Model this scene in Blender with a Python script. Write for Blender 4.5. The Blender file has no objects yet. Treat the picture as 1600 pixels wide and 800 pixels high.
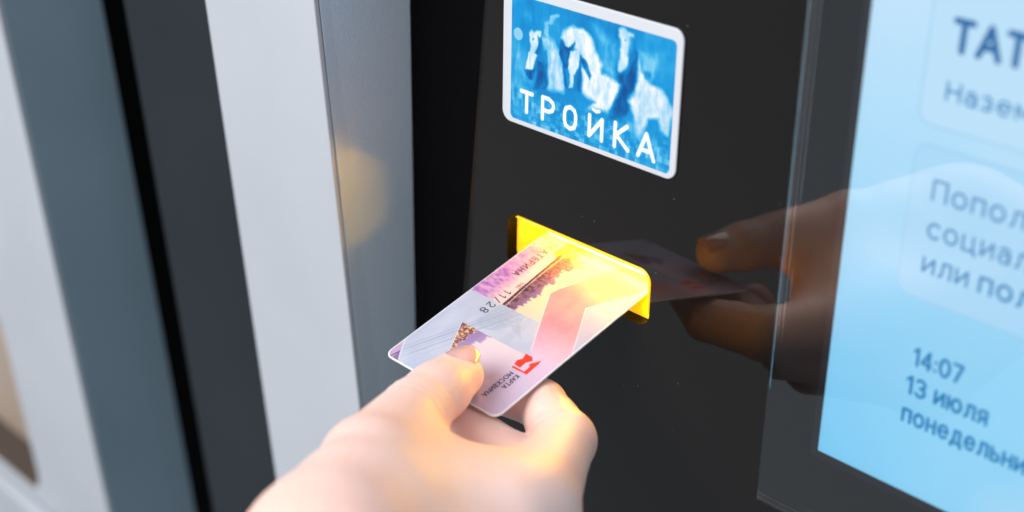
import bpy, bmesh, math
import numpy as np
from mathutils import Matrix, Vector

S = bpy.context.scene
COL = S.collection
MM = 0.001

# ---------------------------------------------------------------- camera
# World frame: X right along the machine's glass front, Y into the machine, Z up.
R = np.array([[0.7011, 0.7129, 0.0139], [0.3166, -0.2937, -0.9020], [-0.6389, 0.6368, -0.4316]])
CAM = np.array([318.83, -352.68, 160.29])
cd = bpy.data.cameras.new('camera'); cam = bpy.data.objects.new('camera', cd); COL.objects.link(cam)
m = Matrix.Identity(4)
for i in range(3):
    m[i][0] = R[0][i]; m[i][1] = -R[1][i]; m[i][2] = -R[2][i]; m[i][3] = CAM[i] * MM
cam.matrix_world = m
cd.sensor_width = 36.0; cd.lens = 36.0 * 2318.56 / 1600.0
cd.clip_start = 0.01; cd.clip_end = 50
cd.dof.use_dof = True; cd.dof.focus_distance = 0.512; cd.dof.aperture_fstop = 5.6
S.camera = cam
S.render.resolution_x, S.render.resolution_y = 1024, 512

# ---------------------------------------------------------------- world and lamps
w = bpy.data.worlds.new('World'); S.world = w; w.use_nodes = True
bg = w.node_tree.nodes['Background']; bg.inputs[0].default_value = (0.66, 0.72, 0.80, 1); bg.inputs[1].default_value = 0.50

def area(name, loc, target, size, power, color):
    l = bpy.data.lights.new(name, 'AREA'); l.shape = 'RECTANGLE'; l.size, l.size_y = size; l.energy = power; l.color = color
    o = bpy.data.objects.new(name, l); COL.objects.link(o)
    o.location = loc; o.rotation_euler = (Vector(target) - Vector(loc)).to_track_quat('-Z', 'Y').to_euler()
    return o
area('side_fill_light', (0.9, -0.5, 1.8), (-0.1, 0, 0.0), (1.2, 0.8), 7, (0.92, 0.96, 1.0))  # fill lamp added to brighten the faces turned to the right
area('hall_ceiling_light', (-0.35, -1.50, 1.10), (0, -0.05, -0.08), (1.6, 1.2), 57, (1.0, 0.95, 0.91))

v = S.view_settings
v.view_transform = 'Standard'; v.look = 'None'; v.gamma = 1.0; v.exposure = 0.0; v.use_curve_mapping = False
S.cycles.use_denoising = True
S.cycles.max_bounces = 10; S.cycles.transparent_max_bounces = 16
S.cycles.sample_clamp_indirect = 6.0

# ---------------------------------------------------------------- helpers
def lin(c):
    c = np.asarray(c, float) / 255.0
    return np.where(c <= 0.04045, c / 12.92, ((c + 0.055) / 1.055) ** 2.4)

def mat(name, color, rough=0.5, metal=0.0, spec=0.5, emit=None, estr=0.0, sss=0.0, bump=None, ior=1.5, mottle=None, coat=0.0):
    mm_ = bpy.data.materials.new(name); mm_.use_nodes = True
    nt = mm_.node_tree; b = nt.nodes['Principled BSDF']
    b.inputs['Base Color'].default_value = (*color, 1); b.inputs['Roughness'].default_value = rough
    b.inputs['Metallic'].default_value = metal; b.inputs['Specular IOR Level'].default_value = spec; b.inputs['IOR'].default_value = ior
    b.inputs['Coat Weight'].default_value = coat
    if emit is not None:
        b.inputs['Emission Color'].default_value = (*emit, 1); b.inputs['Emission Strength'].default_value = estr
    if sss:
        b.inputs['Subsurface Weight'].default_value = sss; b.inputs['Subsurface Radius'].default_value = (1.0, 0.4, 0.22)
        b.inputs['Subsurface Scale'].default_value = 0.006
    tc = nt.nodes.new('ShaderNodeTexCoord')
    if bump:
        n = nt.nodes.new('ShaderNodeTexNoise'); n.inputs['Scale'].default_value = bump[0]; n.inputs['Detail'].default_value = 4
        bp = nt.nodes.new('ShaderNodeBump'); bp.inputs['Strength'].default_value = bump[1]; bp.inputs['Distance'].default_value = bump[2]
        nt.links.new(tc.outputs['Object'], n.inputs['Vector']); nt.links.new(n.outputs[0], bp.inputs['Height']); nt.links.new(bp.outputs[0], b.inputs['Normal'])
    if mottle:
        n = nt.nodes.new('ShaderNodeTexNoise'); n.inputs['Scale'].default_value = mottle[0]; n.inputs['Detail'].default_value = 5
        cr = nt.nodes.new('ShaderNodeMix'); cr.data_type = 'RGBA'
        cr.inputs[6].default_value = (*color, 1); cr.inputs[7].default_value = (*mottle[1], 1)
        nt.links.new(tc.outputs['Object'], n.inputs['Vector'])
        mr = nt.nodes.new('ShaderNodeMapRange'); mr.inputs[1].default_value = 0.35; mr.inputs[2].default_value = 0.7
        nt.links.new(n.outputs[0], mr.inputs[0]); nt.links.new(mr.outputs[0], cr.inputs[0]); nt.links.new(cr.outputs[2], b.inputs['Base Color'])
    return mm_

def attr_mat(name, rough=0.3, spec=0.5, estr=0.0, coat=0.0):
    mm_ = bpy.data.materials.new(name); mm_.use_nodes = True; nt = mm_.node_tree; b = nt.nodes['Principled BSDF']
    a = nt.nodes.new('ShaderNodeAttribute'); a.attribute_name = 'print'
    b.inputs['Roughness'].default_value = rough; b.inputs['Specular IOR Level'].default_value = spec; b.inputs['Coat Weight'].default_value = coat
    if estr:
        b.inputs['Base Color'].default_value = (0.01, 0.01, 0.01, 1)
        nt.links.new(a.outputs['Color'], b.inputs['Emission Color']); b.inputs['Emission Strength'].default_value = estr
    else:
        nt.links.new(a.outputs['Color'], b.inputs['Base Color'])
    return mm_

def link(name, me, material, parent=None, smooth=False):
    o = bpy.data.objects.new(name, me); COL.objects.link(o)
    if material is not None: me.materials.append(material)
    if smooth:
        me.polygons.foreach_set('use_smooth', [True] * len(me.polygons))
    if parent is not None: o.parent = parent
    return o

def pymesh(name, verts, faces):
    me = bpy.data.meshes.new(name); me.from_pydata([tuple(x) for x in np.asarray(verts, float) * MM], [], faces); me.update(); return me

def empty(name, label, cat, loc=(0, 0, 0)):
    o = bpy.data.objects.new(name, None); COL.objects.link(o); o.empty_display_size = 0.02
    o['label'] = label; o['category'] = cat
    return o

def rrect(x0, x1, z0, z1, r, n=8):
    pts = []
    for cx, cz, a0 in ((x1 - r, z1 - r, 0), (x0 + r, z1 - r, 90), (x0 + r, z0 + r, 180), (x1 - r, z0 + r, 270)):
        for i in range(n + 1):
            a = math.radians(a0 + 90 * i / n); pts.append((cx + r * math.cos(a), cz + r * math.sin(a)))
    return pts

def plate(name, outline, y0, y1, holes=(), bevel=0.0, T=None, seg=2):
    """Slab of an x/z outline between y0 (front) and y1 (back), with optional holes; mm."""
    bm = bmesh.new()
    es = []
    loops = []
    for ol in (outline, *holes):
        vs = [bm.verts.new((x, y0, z)) for x, z in ol]; loops.append(vs)
        es += [bm.edges.new((vs[i], vs[(i + 1) % len(vs)])) for i in range(len(vs))]
    bmesh.ops.triangle_fill(bm, edges=es, use_beauty=True)
    if not holes:
        pass
    front = list(bm.faces)
    r = bmesh.ops.extrude_face_region(bm, geom=front)
    nv = [g for g in r['geom'] if isinstance(g, bmesh.types.BMVert)]
    for vv in nv: vv.co.y = y1
    bmesh.ops.recalc_face_normals(bm, faces=bm.faces)
    bmesh.ops.dissolve_limit(bm, angle_limit=0.001, verts=bm.verts, edges=bm.edges)
    if bevel:
        ed = [e for e in bm.edges if len(e.link_faces) == 2 and e.calc_face_angle(0) > 0.9]
        bmesh.ops.bevel(bm, geom=ed, offset=bevel, segments=seg, affect='EDGES', profile=0.5)
    for vv in bm.verts: vv.co = (Vector(T(vv.co)) if T else vv.co) * MM
    me = bpy.data.meshes.new(name); bm.to_mesh(me); bm.free(); return me

def prism(name, quad8, bevel=0.0, seg=2):
    """Box from 8 corners: 4 of one end, then 4 of the other; mm."""
    bm = bmesh.new(); vs = [bm.verts.new(q) for q in quad8]
    for f in ((0, 1, 2, 3), (7, 6, 5, 4), (0, 4, 5, 1), (1, 5, 6, 2), (2, 6, 7, 3), (3, 7, 4, 0)): bm.faces.new([vs[i] for i in f])
    bmesh.ops.recalc_face_normals(bm, faces=bm.faces)
    if bevel: bmesh.ops.bevel(bm, geom=list(bm.edges), offset=bevel, segments=seg, affect='EDGES', profile=0.5)
    for vv in bm.verts: vv.co *= MM
    me = bpy.data.meshes.new(name); bm.to_mesh(me); bm.free(); return me

# the cabinet fronts lean 0.08 mm per mm against the glass: cabinet coordinates (x, depth behind cabinet front, z)
LEAN = 0.08
def cab(x, d, z): return (x, -42.0 + d - LEAN * (z - 0.0), z)
def cab_box(name, x0, x1, d0, d1, z0, z1, bevel=0.0, seg=2):
    q = [cab(x0, d0, z0), cab(x1, d0, z0), cab(x1, d0, z1), cab(x0, d0, z1), cab(x0, d1, z0), cab(x1, d1, z0), cab(x1, d1, z1), cab(x0, d1, z1)]
    return prism(name, q, bevel, seg)

rng = np.random.default_rng(7)
def vnoise(x, y, seed=0):
    """value noise on arrays"""
    xi = np.floor(x).astype(int); yi = np.floor(y).astype(int); fx = x - xi; fy = y - yi
    fx = fx * fx * (3 - 2 * fx); fy = fy * fy * (3 - 2 * fy)
    def h(a, b):
        n = (a * 374761393 + b * 668265263 + seed * 1442695041) & 0x7fffffff
        n = ((n ^ (n >> 13)) * 1274126177) & 0x7fffffff
        return ((n ^ (n >> 16)) & 0xffff) / 65535.0
    return (h(xi, yi) * (1 - fx) + h(xi + 1, yi) * fx) * (1 - fy) + (h(xi, yi + 1) * (1 - fx) + h(xi + 1, yi + 1) * fx) * fy
def fbm(x, y, seed=0, o=4):
    t = 0; a = 0.5
    for i in range(o): t = t + a * vnoise(x * 2 ** i, y * 2 ** i, seed + i); a *= 0.5
    return t / (1 - 0.5 ** o)
def sd_poly(X, Y, P):
    P = np.asarray(P, float); d = np.full(X.shape, 1e9); s = np.ones(X.shape)
    n = len(P); j = n - 1
    for i in range(n):
        ex, ey = P[j] - P[i]; wx = X - P[i][0]; wy = Y - P[i][1]
        t = np.clip((wx * ex + wy * ey) / (ex * ex + ey * ey + 1e-12), 0, 1)
        d = np.minimum(d, (wx - ex * t) ** 2 + (wy - ey * t) ** 2)
        c1 = Y >= P[i][1]; c2 = Y < P[j][1]; c3 = ex * wy > ey * wx
        s = np.where((c1 & c2 & c3) | (~c1 & ~c2 & ~c3), -s, s); j = i
    return s * np.sqrt(d)
def pmask(X, Y, P, soft): return np.clip(0.5 - sd_poly(X, Y, P) / soft, 0, 1)
def seg_d(X, Y, a, b):
    ax, ay = a; bx, by = b; ex, ey = bx - ax, by - ay
    t = np.clip(((X - ax) * ex + (Y - ay) * ey) / (ex * ex + ey * ey + 1e-9), 0, 1)
    return np.hypot(X - ax - ex * t, Y - ay - ey * t)
def mix(c, col, a): return c * (1 - a[..., None]) + np.asarray(col, float) * a[..., None]

def print_grid(name, xs, ys, colors, place, keep, material, parent):
    """dense sheet carrying a printed picture as a colour attribute; place(x, y) -> mm coordinates"""
    nx, ny = len(xs), len(ys); X, Y = np.meshgrid(xs, ys)
    V = place(X.ravel(), Y.ravel())
    I = np.arange(nx * ny).reshape(ny, nx)
    F = np.stack([I[:-1, :-1], I[:-1, 1:], I[1:, 1:], I[1:, :-1]], -1).reshape(-1, 4)
    K = keep(X, Y); kf = K.ravel()[F].all(1); F = F[kf]
    used = np.unique(F); rm = -np.ones(nx * ny, int); rm[used] = np.arange(len(used)); F = rm[F]; V = V[used]
    C4 = np.concatenate([lin(np.clip(colors.reshape(-1, 3), 0, 255))[used], np.ones((len(used), 1))], 1)
    me = bpy.data.meshes.new(name); me.vertices.add(len(V)); me.vertices.foreach_set('co', (V * MM).ravel())
    me.loops.add(F.size); me.loops.foreach_set('vertex_index', F.ravel().astype(np.int32))
    me.polygons.add(len(F)); me.polygons.foreach_set('loop_start', np.arange(0, F.size, 4, dtype=np.int32))
    me.update(calc_edges=True)
    a = me.color_attributes.new('print', 'FLOAT_COLOR', 'POINT'); a.data.foreach_set('color', C4.ravel().astype(np.float32))
    return link(name, me, material, parent)

def arc(cx, cy, rx, ry, a0, a1, n=14):
    return [(cx + rx * math.cos(math.radians(a0 + (a1 - a0) * i / n)), cy + ry * math.sin(math.radians(a0 + (a1 - a0) * i / n))) for i in range(n + 1)]
XH = 0.74
def _o(w, h): return [arc(w / 2, h / 2, w / 2, h / 2, 0, 360, 24)]
GL = {   # glyph: (width, strokes), cap height 1
 'Т': (.62, [[(0, 1), (.62, 1)], [(.31, 1), (.31, 0)]]), 'А': (.72, [[(0, 0), (.36, 1), (.72, 0)], [(.13, .33), (.59, .33)]]),
 'Н': (.62, [[(0, 0), (0, 1)], [(.62, 0), (.62, 1)], [(0, .52), (.62, .52)]]), 'П': (.6, [[(0, 0), (0, 1), (.6, 1), (.6, 0)]]),
 'Е': (.5, [[(.5, 1), (0, 1), (0, 0), (.5, 0)], [(0, .52), (.44, .52)]]), 'К': (.58, [[(0, 0), (0, 1)], [(.55, 1), (.03, .5), (.58, 0)]]),
 'Р': (.54, [[(0, 0), (0, 1), (.27, 1)] + arc(.27, .73, .27, .27, 90, -90) + [(0, .46)]]), 'И': (.64, [[(0, 1), (0, 0), (.64, 1), (.64, 0)]]),
 'М': (.8, [[(0, 0), (0, 1), (.4, .35), (.8, 1), (.8, 0)]]), 'О': (.78, _o(.78, 1.0)), 'С': (.7, [arc(.4, .5, .4, .5, 48, 312, 22)]),
 'В': (.54, [[(0, 0), (0, 1), (.26, 1)] + arc(.26, .76, .23, .24, 90, -90) + [(0, .52), (.28, .52)] + arc(.28, .26, .26, .26, 90, -90) + [(0, 0)]]),
 'Ч': (.54, [[(0, 1), (0, .7)] + arc(.22, .66, .22, .22, 180, 270, 6) + [(.54, .44)], [(.54, 1), (.54, 0)]]),
 'V': (.66, [[(0, 1), (.33, 0), (.66, 1)]]), 'L': (.46, [[(0, 1), (0, 0), (.46, 0)]]), 'I': (.02, [[(0, 1), (0, 0)]]), 'U': (.6, [[(0, 1), (0, .3)] + arc(.3, .3, .3, .3, 180, 360) + [(.6, 1)]]),
 'D': (.64, [[(0, 0), (0, 1), (.2, 1)] + arc(.2, .5, .44, .5, 90, -90) + [(0, 0)]]), 'R': (.54, [[(0, 0), (0, 1), (.27, 1)] + arc(.27, .73, .27, .27, 90, -90) + [(0, .46)], [(.28, .46), (.54, 0)]]),
 '0': (.62, _o(.62, 1.0)), '1': (.26, [[(0, .8), (.24, 1), (.24, 0)]]), '7': (.56, [[(0, 1), (.56, 1), (.18, 0)]]), '4': (.62, [[(.46, 0), (.46, 1), (0, .26), (.62, .26)]]),
 '2': (.54, [arc(.27, .72, .27, .28, 160, -35) + [(0, 0), (.54, 0)]]), '3': (.52, [arc(.25, .75, .25, .25, 150, -90) , arc(.25, .26, .27, .26, 90, -150)]),
 '8': (.56, [arc(.28, .75, .24, .25, 0, 360, 22), arc(.28, .26, .28, .26, 0, 360, 22)]), '/': (.36, [[(0, -.05), (.36, 1.05)]]), ':': (.04, [[(0, .12), (.02, .12)], [(0, .62), (.02, .62)]]),
 'о': (.58, _o(.58, XH)), 'п': (.5, [[(0, 0), (0, XH), (.5, XH), (.5, 0)]]), 'н': (.5, [[(0, 0), (0, XH)], [(.5, 0), (.5, XH)], [(0, .38), (.5, .38)]]),
 'и': (.52, [[(0, XH), (0, 0), (.52, XH), (.52, 0)]]), 'л': (.54, [[(0, 0), (.08, .02), (.15, .3), (.16, XH), (.54, XH), (.54, 0)]]),
 'с': (.5, [arc(.3, .37, .3, .37, 50, 310, 20)]), 'ц': (.58, [[(0, XH), (0, 0), (.58, 0), (.58, -.2)], [(.48, XH), (.48, 0)]]),
 'а': (.48, [arc(.24, .5, .22, .24, 155, 20, 8) + [(.47, .4), (.47, 0)], arc(.23, .22, .23, .22, 0, 360, 20)]),
 'е': (.56, [[(.02, .38), (.55, .38)] + arc(.28, .37, .28, .37, 5, 318, 22)]), 'з': (.44, [arc(.2, .55, .2, .19, 150, -90, 12), arc(.2, .19, .23, .19, 90, -150, 12)]),
 'м': (.66, [[(0, 0), (0, XH), (.33, .2), (.66, XH), (.66, 0)]]), 'д': (.62, [[(0, -.2), (0, 0), (.62, 0), (.62, -.2)], [(.1, 0), (.17, .3), (.18, XH), (.52, XH), (.52, 0)]]),
 'ь': (.46, [[(0, XH), (0, 0), (.25, 0)] + arc(.25, .22, .21, .22, -90, 90) + [(0, .44)]]), 'ю': (.8, [[(0, 0), (0, XH)], [(0, .38), (.26, .38)], arc(.53, .37, .27, .37, 0, 360, 22)]),
 'я': (.46, [[(.46, 0), (.46, XH), (.22, XH)] + arc(.22, .53, .21, .21, 90, 270, 10) + [(.46, .32)], [(.22, .32), (0, 0)]]),
 'к': (.46, [[(0, 0), (0, XH)], [(.43, XH), (.03, .38), (.46, 0)]]), ' ': (.28, []),
}
def text_mesh(name, txt, place, width, height, weight, gap=0.30):
    """flat lettering drawn with round strokes: width/height/weight (stroke radius) in mm, place(x, y, lift) -> mm"""
    x = 0.0; st = []
    for ch in txt:
        w_, P = GL[ch]
        st += [[(px + x, py) for px, py in pl] for pl in P]; x += w_ + gap
    sx = width / (x - gap); V, F = [], []; k = 0
    for pl in st:
        pts = [(px * sx, py * height) for px, py in pl]
        for (ax_, ay_), (bx_, by_) in zip(pts[:-1], pts[1:]):
            an = math.atan2(by_ - ay_, bx_ - ax_); i0 = len(V); lift = 0.00004 * (k % 97); k += 1
            for j in range(7): t = an + math.pi / 2 + math.pi * j / 6; V.append((ax_ + weight * math.cos(t), ay_ + weight * math.sin(t), lift))
            for j in range(7): t = an - math.pi / 2 + math.pi * j / 6; V.append((bx_ + weight * math.cos(t), by_ + weight * math.sin(t), lift))
            F.append(tuple(range(i0, i0 + 14)))
    V = np.array(V)
    return pymesh(name, place(V[:, 0], V[:, 1], V[:, 2]), F)

# ---------------------------------------------------------------- materials
M_white = mat('white_powder_coat', (0.46, 0.505, 0.56), 0.42, bump=(2600, 0.10, 0.0002), mottle=(14, (0.435, 0.475, 0.53)))
M_reveal = mat('grey_powder_coat', (0.66, 0.79, 0.90), 0.33, metal=0.22, spec=0.8, bump=(1100, 0.45, 0.0004), mottle=(18, (0.61, 0.74, 0.85)))
M_blue = mat('blue_grey_paint', (0.25, 0.36, 0.44), 0.5, bump=(1500, 0.15, 0.0003), mottle=(9, (0.215, 0.32, 0.395)))
M_dark = mat('anthracite_paint', (0.014, 0.019, 0.025), 0.5, bump=(1500, 0.15, 0.0003), mottle=(10, (0.010, 0.015, 0.020)), spec=0.3)
M_void = mat('matte_black', (0.0015, 0.0015, 0.002), 0.9, spec=0.05)
M_beige = mat('beige_plastic', (0.42, 0.34, 0.28), 0.5, mottle=(20, (0.36, 0.29, 0.24)))
M_fascia = mat('dark_glass', (0.0050, 0.0036, 0.0032), 0.035, spec=0.46, ior=1.5, mottle=(6, (0.0070, 0.0052, 0.0045)))
M_yel = mat('lit_yellow_plastic', (0.85, 0.52, 0.02), 0.22, emit=(1.0, 0.52, 0.0), estr=0.75)
M_stk = mat('white_sticker_vinyl', (0.56, 0.60, 0.65), 0.22, coat=0.2)

# ---------------------------------------------------------------- ticket machine
tm = empty('ticket_machine', 'grey ticket machine with dark glass front, lit yellow card slot and blue screen', 'ticket machine')
HOLE = rrect(-37.6, 32.2, -82.8, -61.2, 5.0)
def slant(z): return -52.1 + 0.0921 * z
ZT, ZB = 190, -360
nt_ = M_fascia.node_tree; n_ = nt_.nodes.new('ShaderNodeTexNoise'); n_.inputs['Scale'].default_value = 22; n_.inputs['Detail'].default_value = 6
r_ = nt_.nodes.new('ShaderNodeMapRange'); r_.inputs[1].default_value = 0.35; r_.inputs[2].default_value = 0.75; r_.inputs[3].default_value = 0.008; r_.inputs[4].default_value = 0.04
nt_.links.new(n_.outputs[0], r_.inputs[0]); nt_.links.new(r_.outputs[0], nt_.nodes['Principled BSDF'].inputs['Roughness'])
v_ = nt_.nodes.new('ShaderNodeTexVoronoi'); v_.inputs['Scale'].default_value = 170      # sparse dust on the glass
d_ = nt_.nodes.new('ShaderNodeMapRange'); d_.inputs[1].default_value = 0.055; d_.inputs[2].default_value = 0.03; d_.inputs[3].default_value = 0; d_.inputs[4].default_value = 1
w_ = nt_.nodes.new('ShaderNodeMath'); w_.operation = 'GREATER_THAN'; w_.inputs[1].default_value = 0.72
m_ = nt_.nodes.new('ShaderNodeMath'); m_.operation = 'MULTIPLY'; x_ = nt_.nodes.new('ShaderNodeMix'); x_.data_type = 'RGBA'; x_.inputs[7].default_value = (0.09, 0.085, 0.08, 1)
tc_ = nt_.nodes.new('ShaderNodeTexCoord'); sp_ = nt_.nodes.new('ShaderNodeSeparateColor')
b_ = nt_.nodes['Principled BSDF']; src_ = b_.inputs['Base Color'].links[0].from_socket
nt_.links.new(tc_.outputs['Object'], v_.inputs['Vector']); nt_.links.new(tc_.outputs['Object'], n_.inputs['Vector']); nt_.links.new(v_.outputs['Distance'], d_.inputs[0]); nt_.links.new(v_.outputs['Color'], sp_.inputs[0]); nt_.links.new(sp_.outputs[0], w_.inputs[0])
nt_.links.new(d_.outputs[0], m_.inputs[0]); nt_.links.new(w_.outputs[0], m_.inputs[1]); nt_.links.new(m_.outputs[0], x_.inputs[0]); nt_.links.new(src_, x_.inputs[6]); nt_.links.new(x_.outputs[2], b_.inputs['Base Color'])
fas = link('glass_front', plate('glass_front', [(slant(ZB), ZB), (430, ZB), (430, ZT), (slant(ZT), ZT)], 0.0, 5.0, holes=[HOLE[::-1]]), M_fascia, tm)
fas.data.materials.append(mat('ground_glass_edge', (0.0007, 0.0006, 0.0005), 0.35, spec=0.06))
for pol in fas.data.polygons:
    cx, cz = pol.center.x / MM, pol.center.z / MM
    if abs(pol.normal.y) < 0.5 and -45 < cx < 45 and -95 < cz < -50: pol.material_index = 1
# tapered matte black strip for the dark band between the reveal and the glass
link('black_strip', prism('black_strip', [(-100, 2.0, ZB), (slant(ZB) + 3, 2.0, ZB), (slant(ZT) + 3, 2.0, ZT), (-100, 2.0, ZT), (-100, 4.6, ZB), (slant(ZB) - .3, 4.6, ZB), (slant(ZT) - .3, 4.6, ZT), (-100, 4.6, ZT)]), M_void, tm)
# white front frame: thin folded sheet, then the reveal behind it
link('front_frame', cab_box('front_frame', -163.85, -92.7, 0.0, 2.2, ZB, ZT, 0.5), M_white, tm)
rv = prism('reveal', [cab(-92.55, 2.55, ZB), cab(-93.4, 2.55, ZB), cab(-93.4, 2.55, ZT), cab(-92.55, 2.55, ZT), (-93.4, 4, ZB), (-96, 4, ZB), (-96, 4, ZT), (-93.4, 4, ZT)])
link('reveal', rv, M_reveal, tm)
link('frame_return', cab_box('frame_return', -163.0, -161.5, 2.25, 95, ZB, ZT), M_dark, tm)

# ---- card slot: lit yellow funnel behind the hole in the glass
def ring(x0, x1, z0, z1, r, y): return [(x, y, z) for x, z in rrect(x0, x1, z0, z1, r, 8)]
prof = [(0.0, 5.05), (0.10, 5.3), (0.28, 6.6), (0.5, 8.6), (0.75, 10.6), (1.0, 12.0)]
rings = []
for t, y in prof:
    L = lambda a, b: a + (b - a) * t
    rings.append(ring(L(-37.5, -30.6), L(32.1, 27.0), L(-82.7, -74.0), L(-61.3, -69.2), L(4.9, 1.0), y))
V = [p for r_ in rings for p in r_]; n = len(rings[0]); F = []
for k in range(len(rings) - 1):
    for i in range(n):
        j = (i + 1) % n; F.append((k * n + i, k * n + j, (k + 1) * n + j, (k + 1) * n + i))
slot = link('card_slot', pymesh('card_slot', V, F), M_yel, tm, smooth=True)
slot['label'] = 'glowing yellow card slot'
# dark throat of the reader
bx = [(-30.6, 12.0, -74.0), (27.0, 12.0, -74.0), (27.0, 12.0, -69.2), (-30.6, 12.0, -69.2)]
bk = [(x, 34, z) for x, y, z in bx]
link('throat', pymesh('throat', bx + bk, [(4, 5, 6, 7), (0, 1, 5, 4), (1, 2, 6, 5), (2, 3, 7, 6), (3, 0, 4, 7)]), M_yel, slot)
for xa, xb, es in ((-26, -8.2, 100), (-8.0, 9.8, 150), (10, 29, 330)):
    link('led_strip', prism('led_strip', [(xa, 9.4, -67.6), (xb, 9.4, -67.6), (xb, 10.2, -67.3), (xa, 10.2, -67.3), (xa, 10.9, -70.3), (xb, 10.9, -70.3), (xb, 11.7, -70.0), (xa, 11.7, -70.0)]), mat('led_light', (1, 0.9, 0.5), 0.4, emit=(1.0, 0.49, 0.007), estr=es), slot)

# lit lip along the upper and right edge of the hole
lp = [(-33.5, -62.25), (-20, -62.25), (0, -62.25), (26.8, -62.25)] + [(27.2 + 3.95 * math.sin(math.radians(a)), -66.2 + 3.95 * math.cos(math.radians(a))) for a in range(10, 90, 10)] + [(31.15, -66.2), (31.15, -72), (31.15, -78)]
Vl, Fl = [], []; NS = 10
for i, (x, z) in enumerate(lp):
    a_ = lp[max(0, i - 1)]; b_ = lp[min(len(lp) - 1, i + 1)]; tx_, tz_ = b_[0] - a_[0], b_[1] - a_[1]; tl = math.hypot(tx_, tz_); nx_, nz_ = tz_ / tl, -tx_ / tl
    wd_ = 0.80 * min(1, 0.25 + 0.4 * min(i, len(lp) - 1 - i))
    for j in range(NS):
        an = 2 * math.pi * j / NS; k_ = math.cos(an); d_ = 2.3 + 2.4 * math.sin(an); Vl.append((x + nx_ * wd_ * k_, d_, z + nz_ * wd_ * k_))
for i in range(len(lp) - 1):
    for j in range(NS): Fl.append((i * NS + j, i * NS + (j + 1) % NS, (i + 1) * NS + (j + 1) % NS, (i + 1) * NS + j))
Fl += [tuple(range(NS)), tuple(range((len(lp) - 1) * NS, len(lp) * NS))[::-1]]
link('lip', pymesh('lip', Vl, Fl), mat('lit_amber_lip', (0.85, 0.5, 0.02), 0.2, emit=(1.0, 0.55, 0.0), estr=0.8), slot, smooth=True)

# ---- sticker on the glass
SW, SH = 40.24, 25.4
stk = link('sticker', plate('sticker', rrect(-SW, SW, -SH, SH, 4.2), -1.0, -0.02, bevel=0.45, seg=3), M_stk, tm)
stk['label'] = 'white-bordered blue sticker with white horses and white letters'
xs = np.arange(-36.1, 38.0, 0.2); zs = np.arange(-23.7, 21.7, 0.2)
X, Z = np.meshgrid(xs, zs)
bxq, bzq = np.floor(X / 1.3) * 1.3, np.floor(Z / 1.6) * 1.6
L = 0.36 + 0.20 * (fbm(X / 13, Z / 12, 3) - 0.5) * 2 + 0.16 * (fbm(X / 1.8, Z / 9, 5) - 0.5) + 0.10 * np.clip((Z + 6) / 25, 0, 1) * (fbm(X / 5, Z / 5, 6) - 0.3)
def tone(P, soft, val, a=1.0, streak=0.25):
    global L
    k = np.clip(pmask(X, Z, P, soft) * a, 0, 1)
    L = L * (1 - k) + (val - 0.06 + 1.5 * streak * (fbm(X / 1.7, Z / 5, 21) - 0.5) + 1.2 * streak * (fbm(X / 4, Z / 4, 22) - 0.5)) * k
def blob(x, z, rx, rz, val, a=1.0):
    global L
    k = np.clip(1.25 - np.hypot((X - x) / rx, (Z - z) / rz), 0, 1) ** 1.2 * a; k = np.clip(k, 0, 1); L = L * (1 - k) + val * k
X0_, Z0_ = X, Z
X = X + 1.1 * (fbm(X / 2.2, Z / 2.2, 61, 3) - 0.5); Z = Z + 1.4 * (fbm(X / 2.2, Z / 2.2, 71, 3) - 0.5)      # hand-drawn edges
tone([(-36, 4), (-29, 4), (-27, -9), (-30, -13), (-36, -12)], 6, 0.66, 0.8)
tone([(-36, 21), (-22, 21), (-22, 12), (-30, 13), (-36, 11)], 5, 0.44, 0.5)
L = np.where(np.hypot(X0_ + 32.6, Z0_ - 7.8) < 2.2, np.maximum(L, 0.70), L)
tone([(2, 19), (13, 15), (13, 0), (6, 6)], 4, 0.64, 0.75); tone([(22, 17), (34, 16), (37, 4), (24, 7)], 5, 0.58, 0.5)
tone([(-20.2, 10.3), (-20.1, 15.2), (-18.2, 15.8), (-17.5, 17.8), (-14.5, 19.1), (-12.9, 18.6), (-15.5, 17.0), (-15.9, 15.2), (-18.0, 14.6), (-17.9, 10.2)], 0.8, 0.70, 0.9)
tone([(-21.6, 9.0), (-18.7, 9.9), (-15.3, 8.8), (-12.1, 4.7), (-10.4, 0.6), (-10.1, -7.9), (-18.1, -8.8), (-18.5, 0.3), (-19.7, 5.7)], 2.2, 0.86, 0.95, 0.35)
tone([(-23.2, 0.1), (-19.0, 0.5), (-18.3, -8.8), (-24.9, -10.5), (-22.9, -4.8)], 1.4, 0.14, 0.9)
tone([(-20.5, 5), (-18.6, 5), (-18.2, -8), (-20, -8)], 1.0, 0.34, 0.7)
tone([(-27.3, 10.0), (-26.2, 10.5), (-25.2, 9.7), (-23.5, 10.9), (-21.4, 10.8), (-21.9, 8.9), (-23.0, 5.5), (-23.4, 2.3), (-24.7, -1.2), (-25.2, -3.2), (-28.9, -4.0), (-28.4, -0.9), (-27.6, 1.9), (-26.5, 4.7), (-27.1, 7.4)], 0.8, 0.99, 0.97, 0.2)
tone([(-23.3, 9.0), (-21.3, 8.8), (-21.3, 5.9), (-23.1, 2.4), (-24.5, 2.9), (-22.7, 6.2)], 0.9, 0.24, 0.85)
tone([(-29.3, -4.3), (-23.9, -2.6), (-25.3, -6.7), (-27.3, -7.0)], 0.9, 0.08, 0.92)
blob(-26.6, 0.5, 0.7, 3.2, 0.74, 0.7); blob(-14.6, 3, 1.0, 5, 0.66, 0.7); blob(-17.2, 2, 0.7, 5, 0.58, 0.7); blob(-25.4, 7.6, 0.6, 0.6, 0.3, 0.9)
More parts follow.
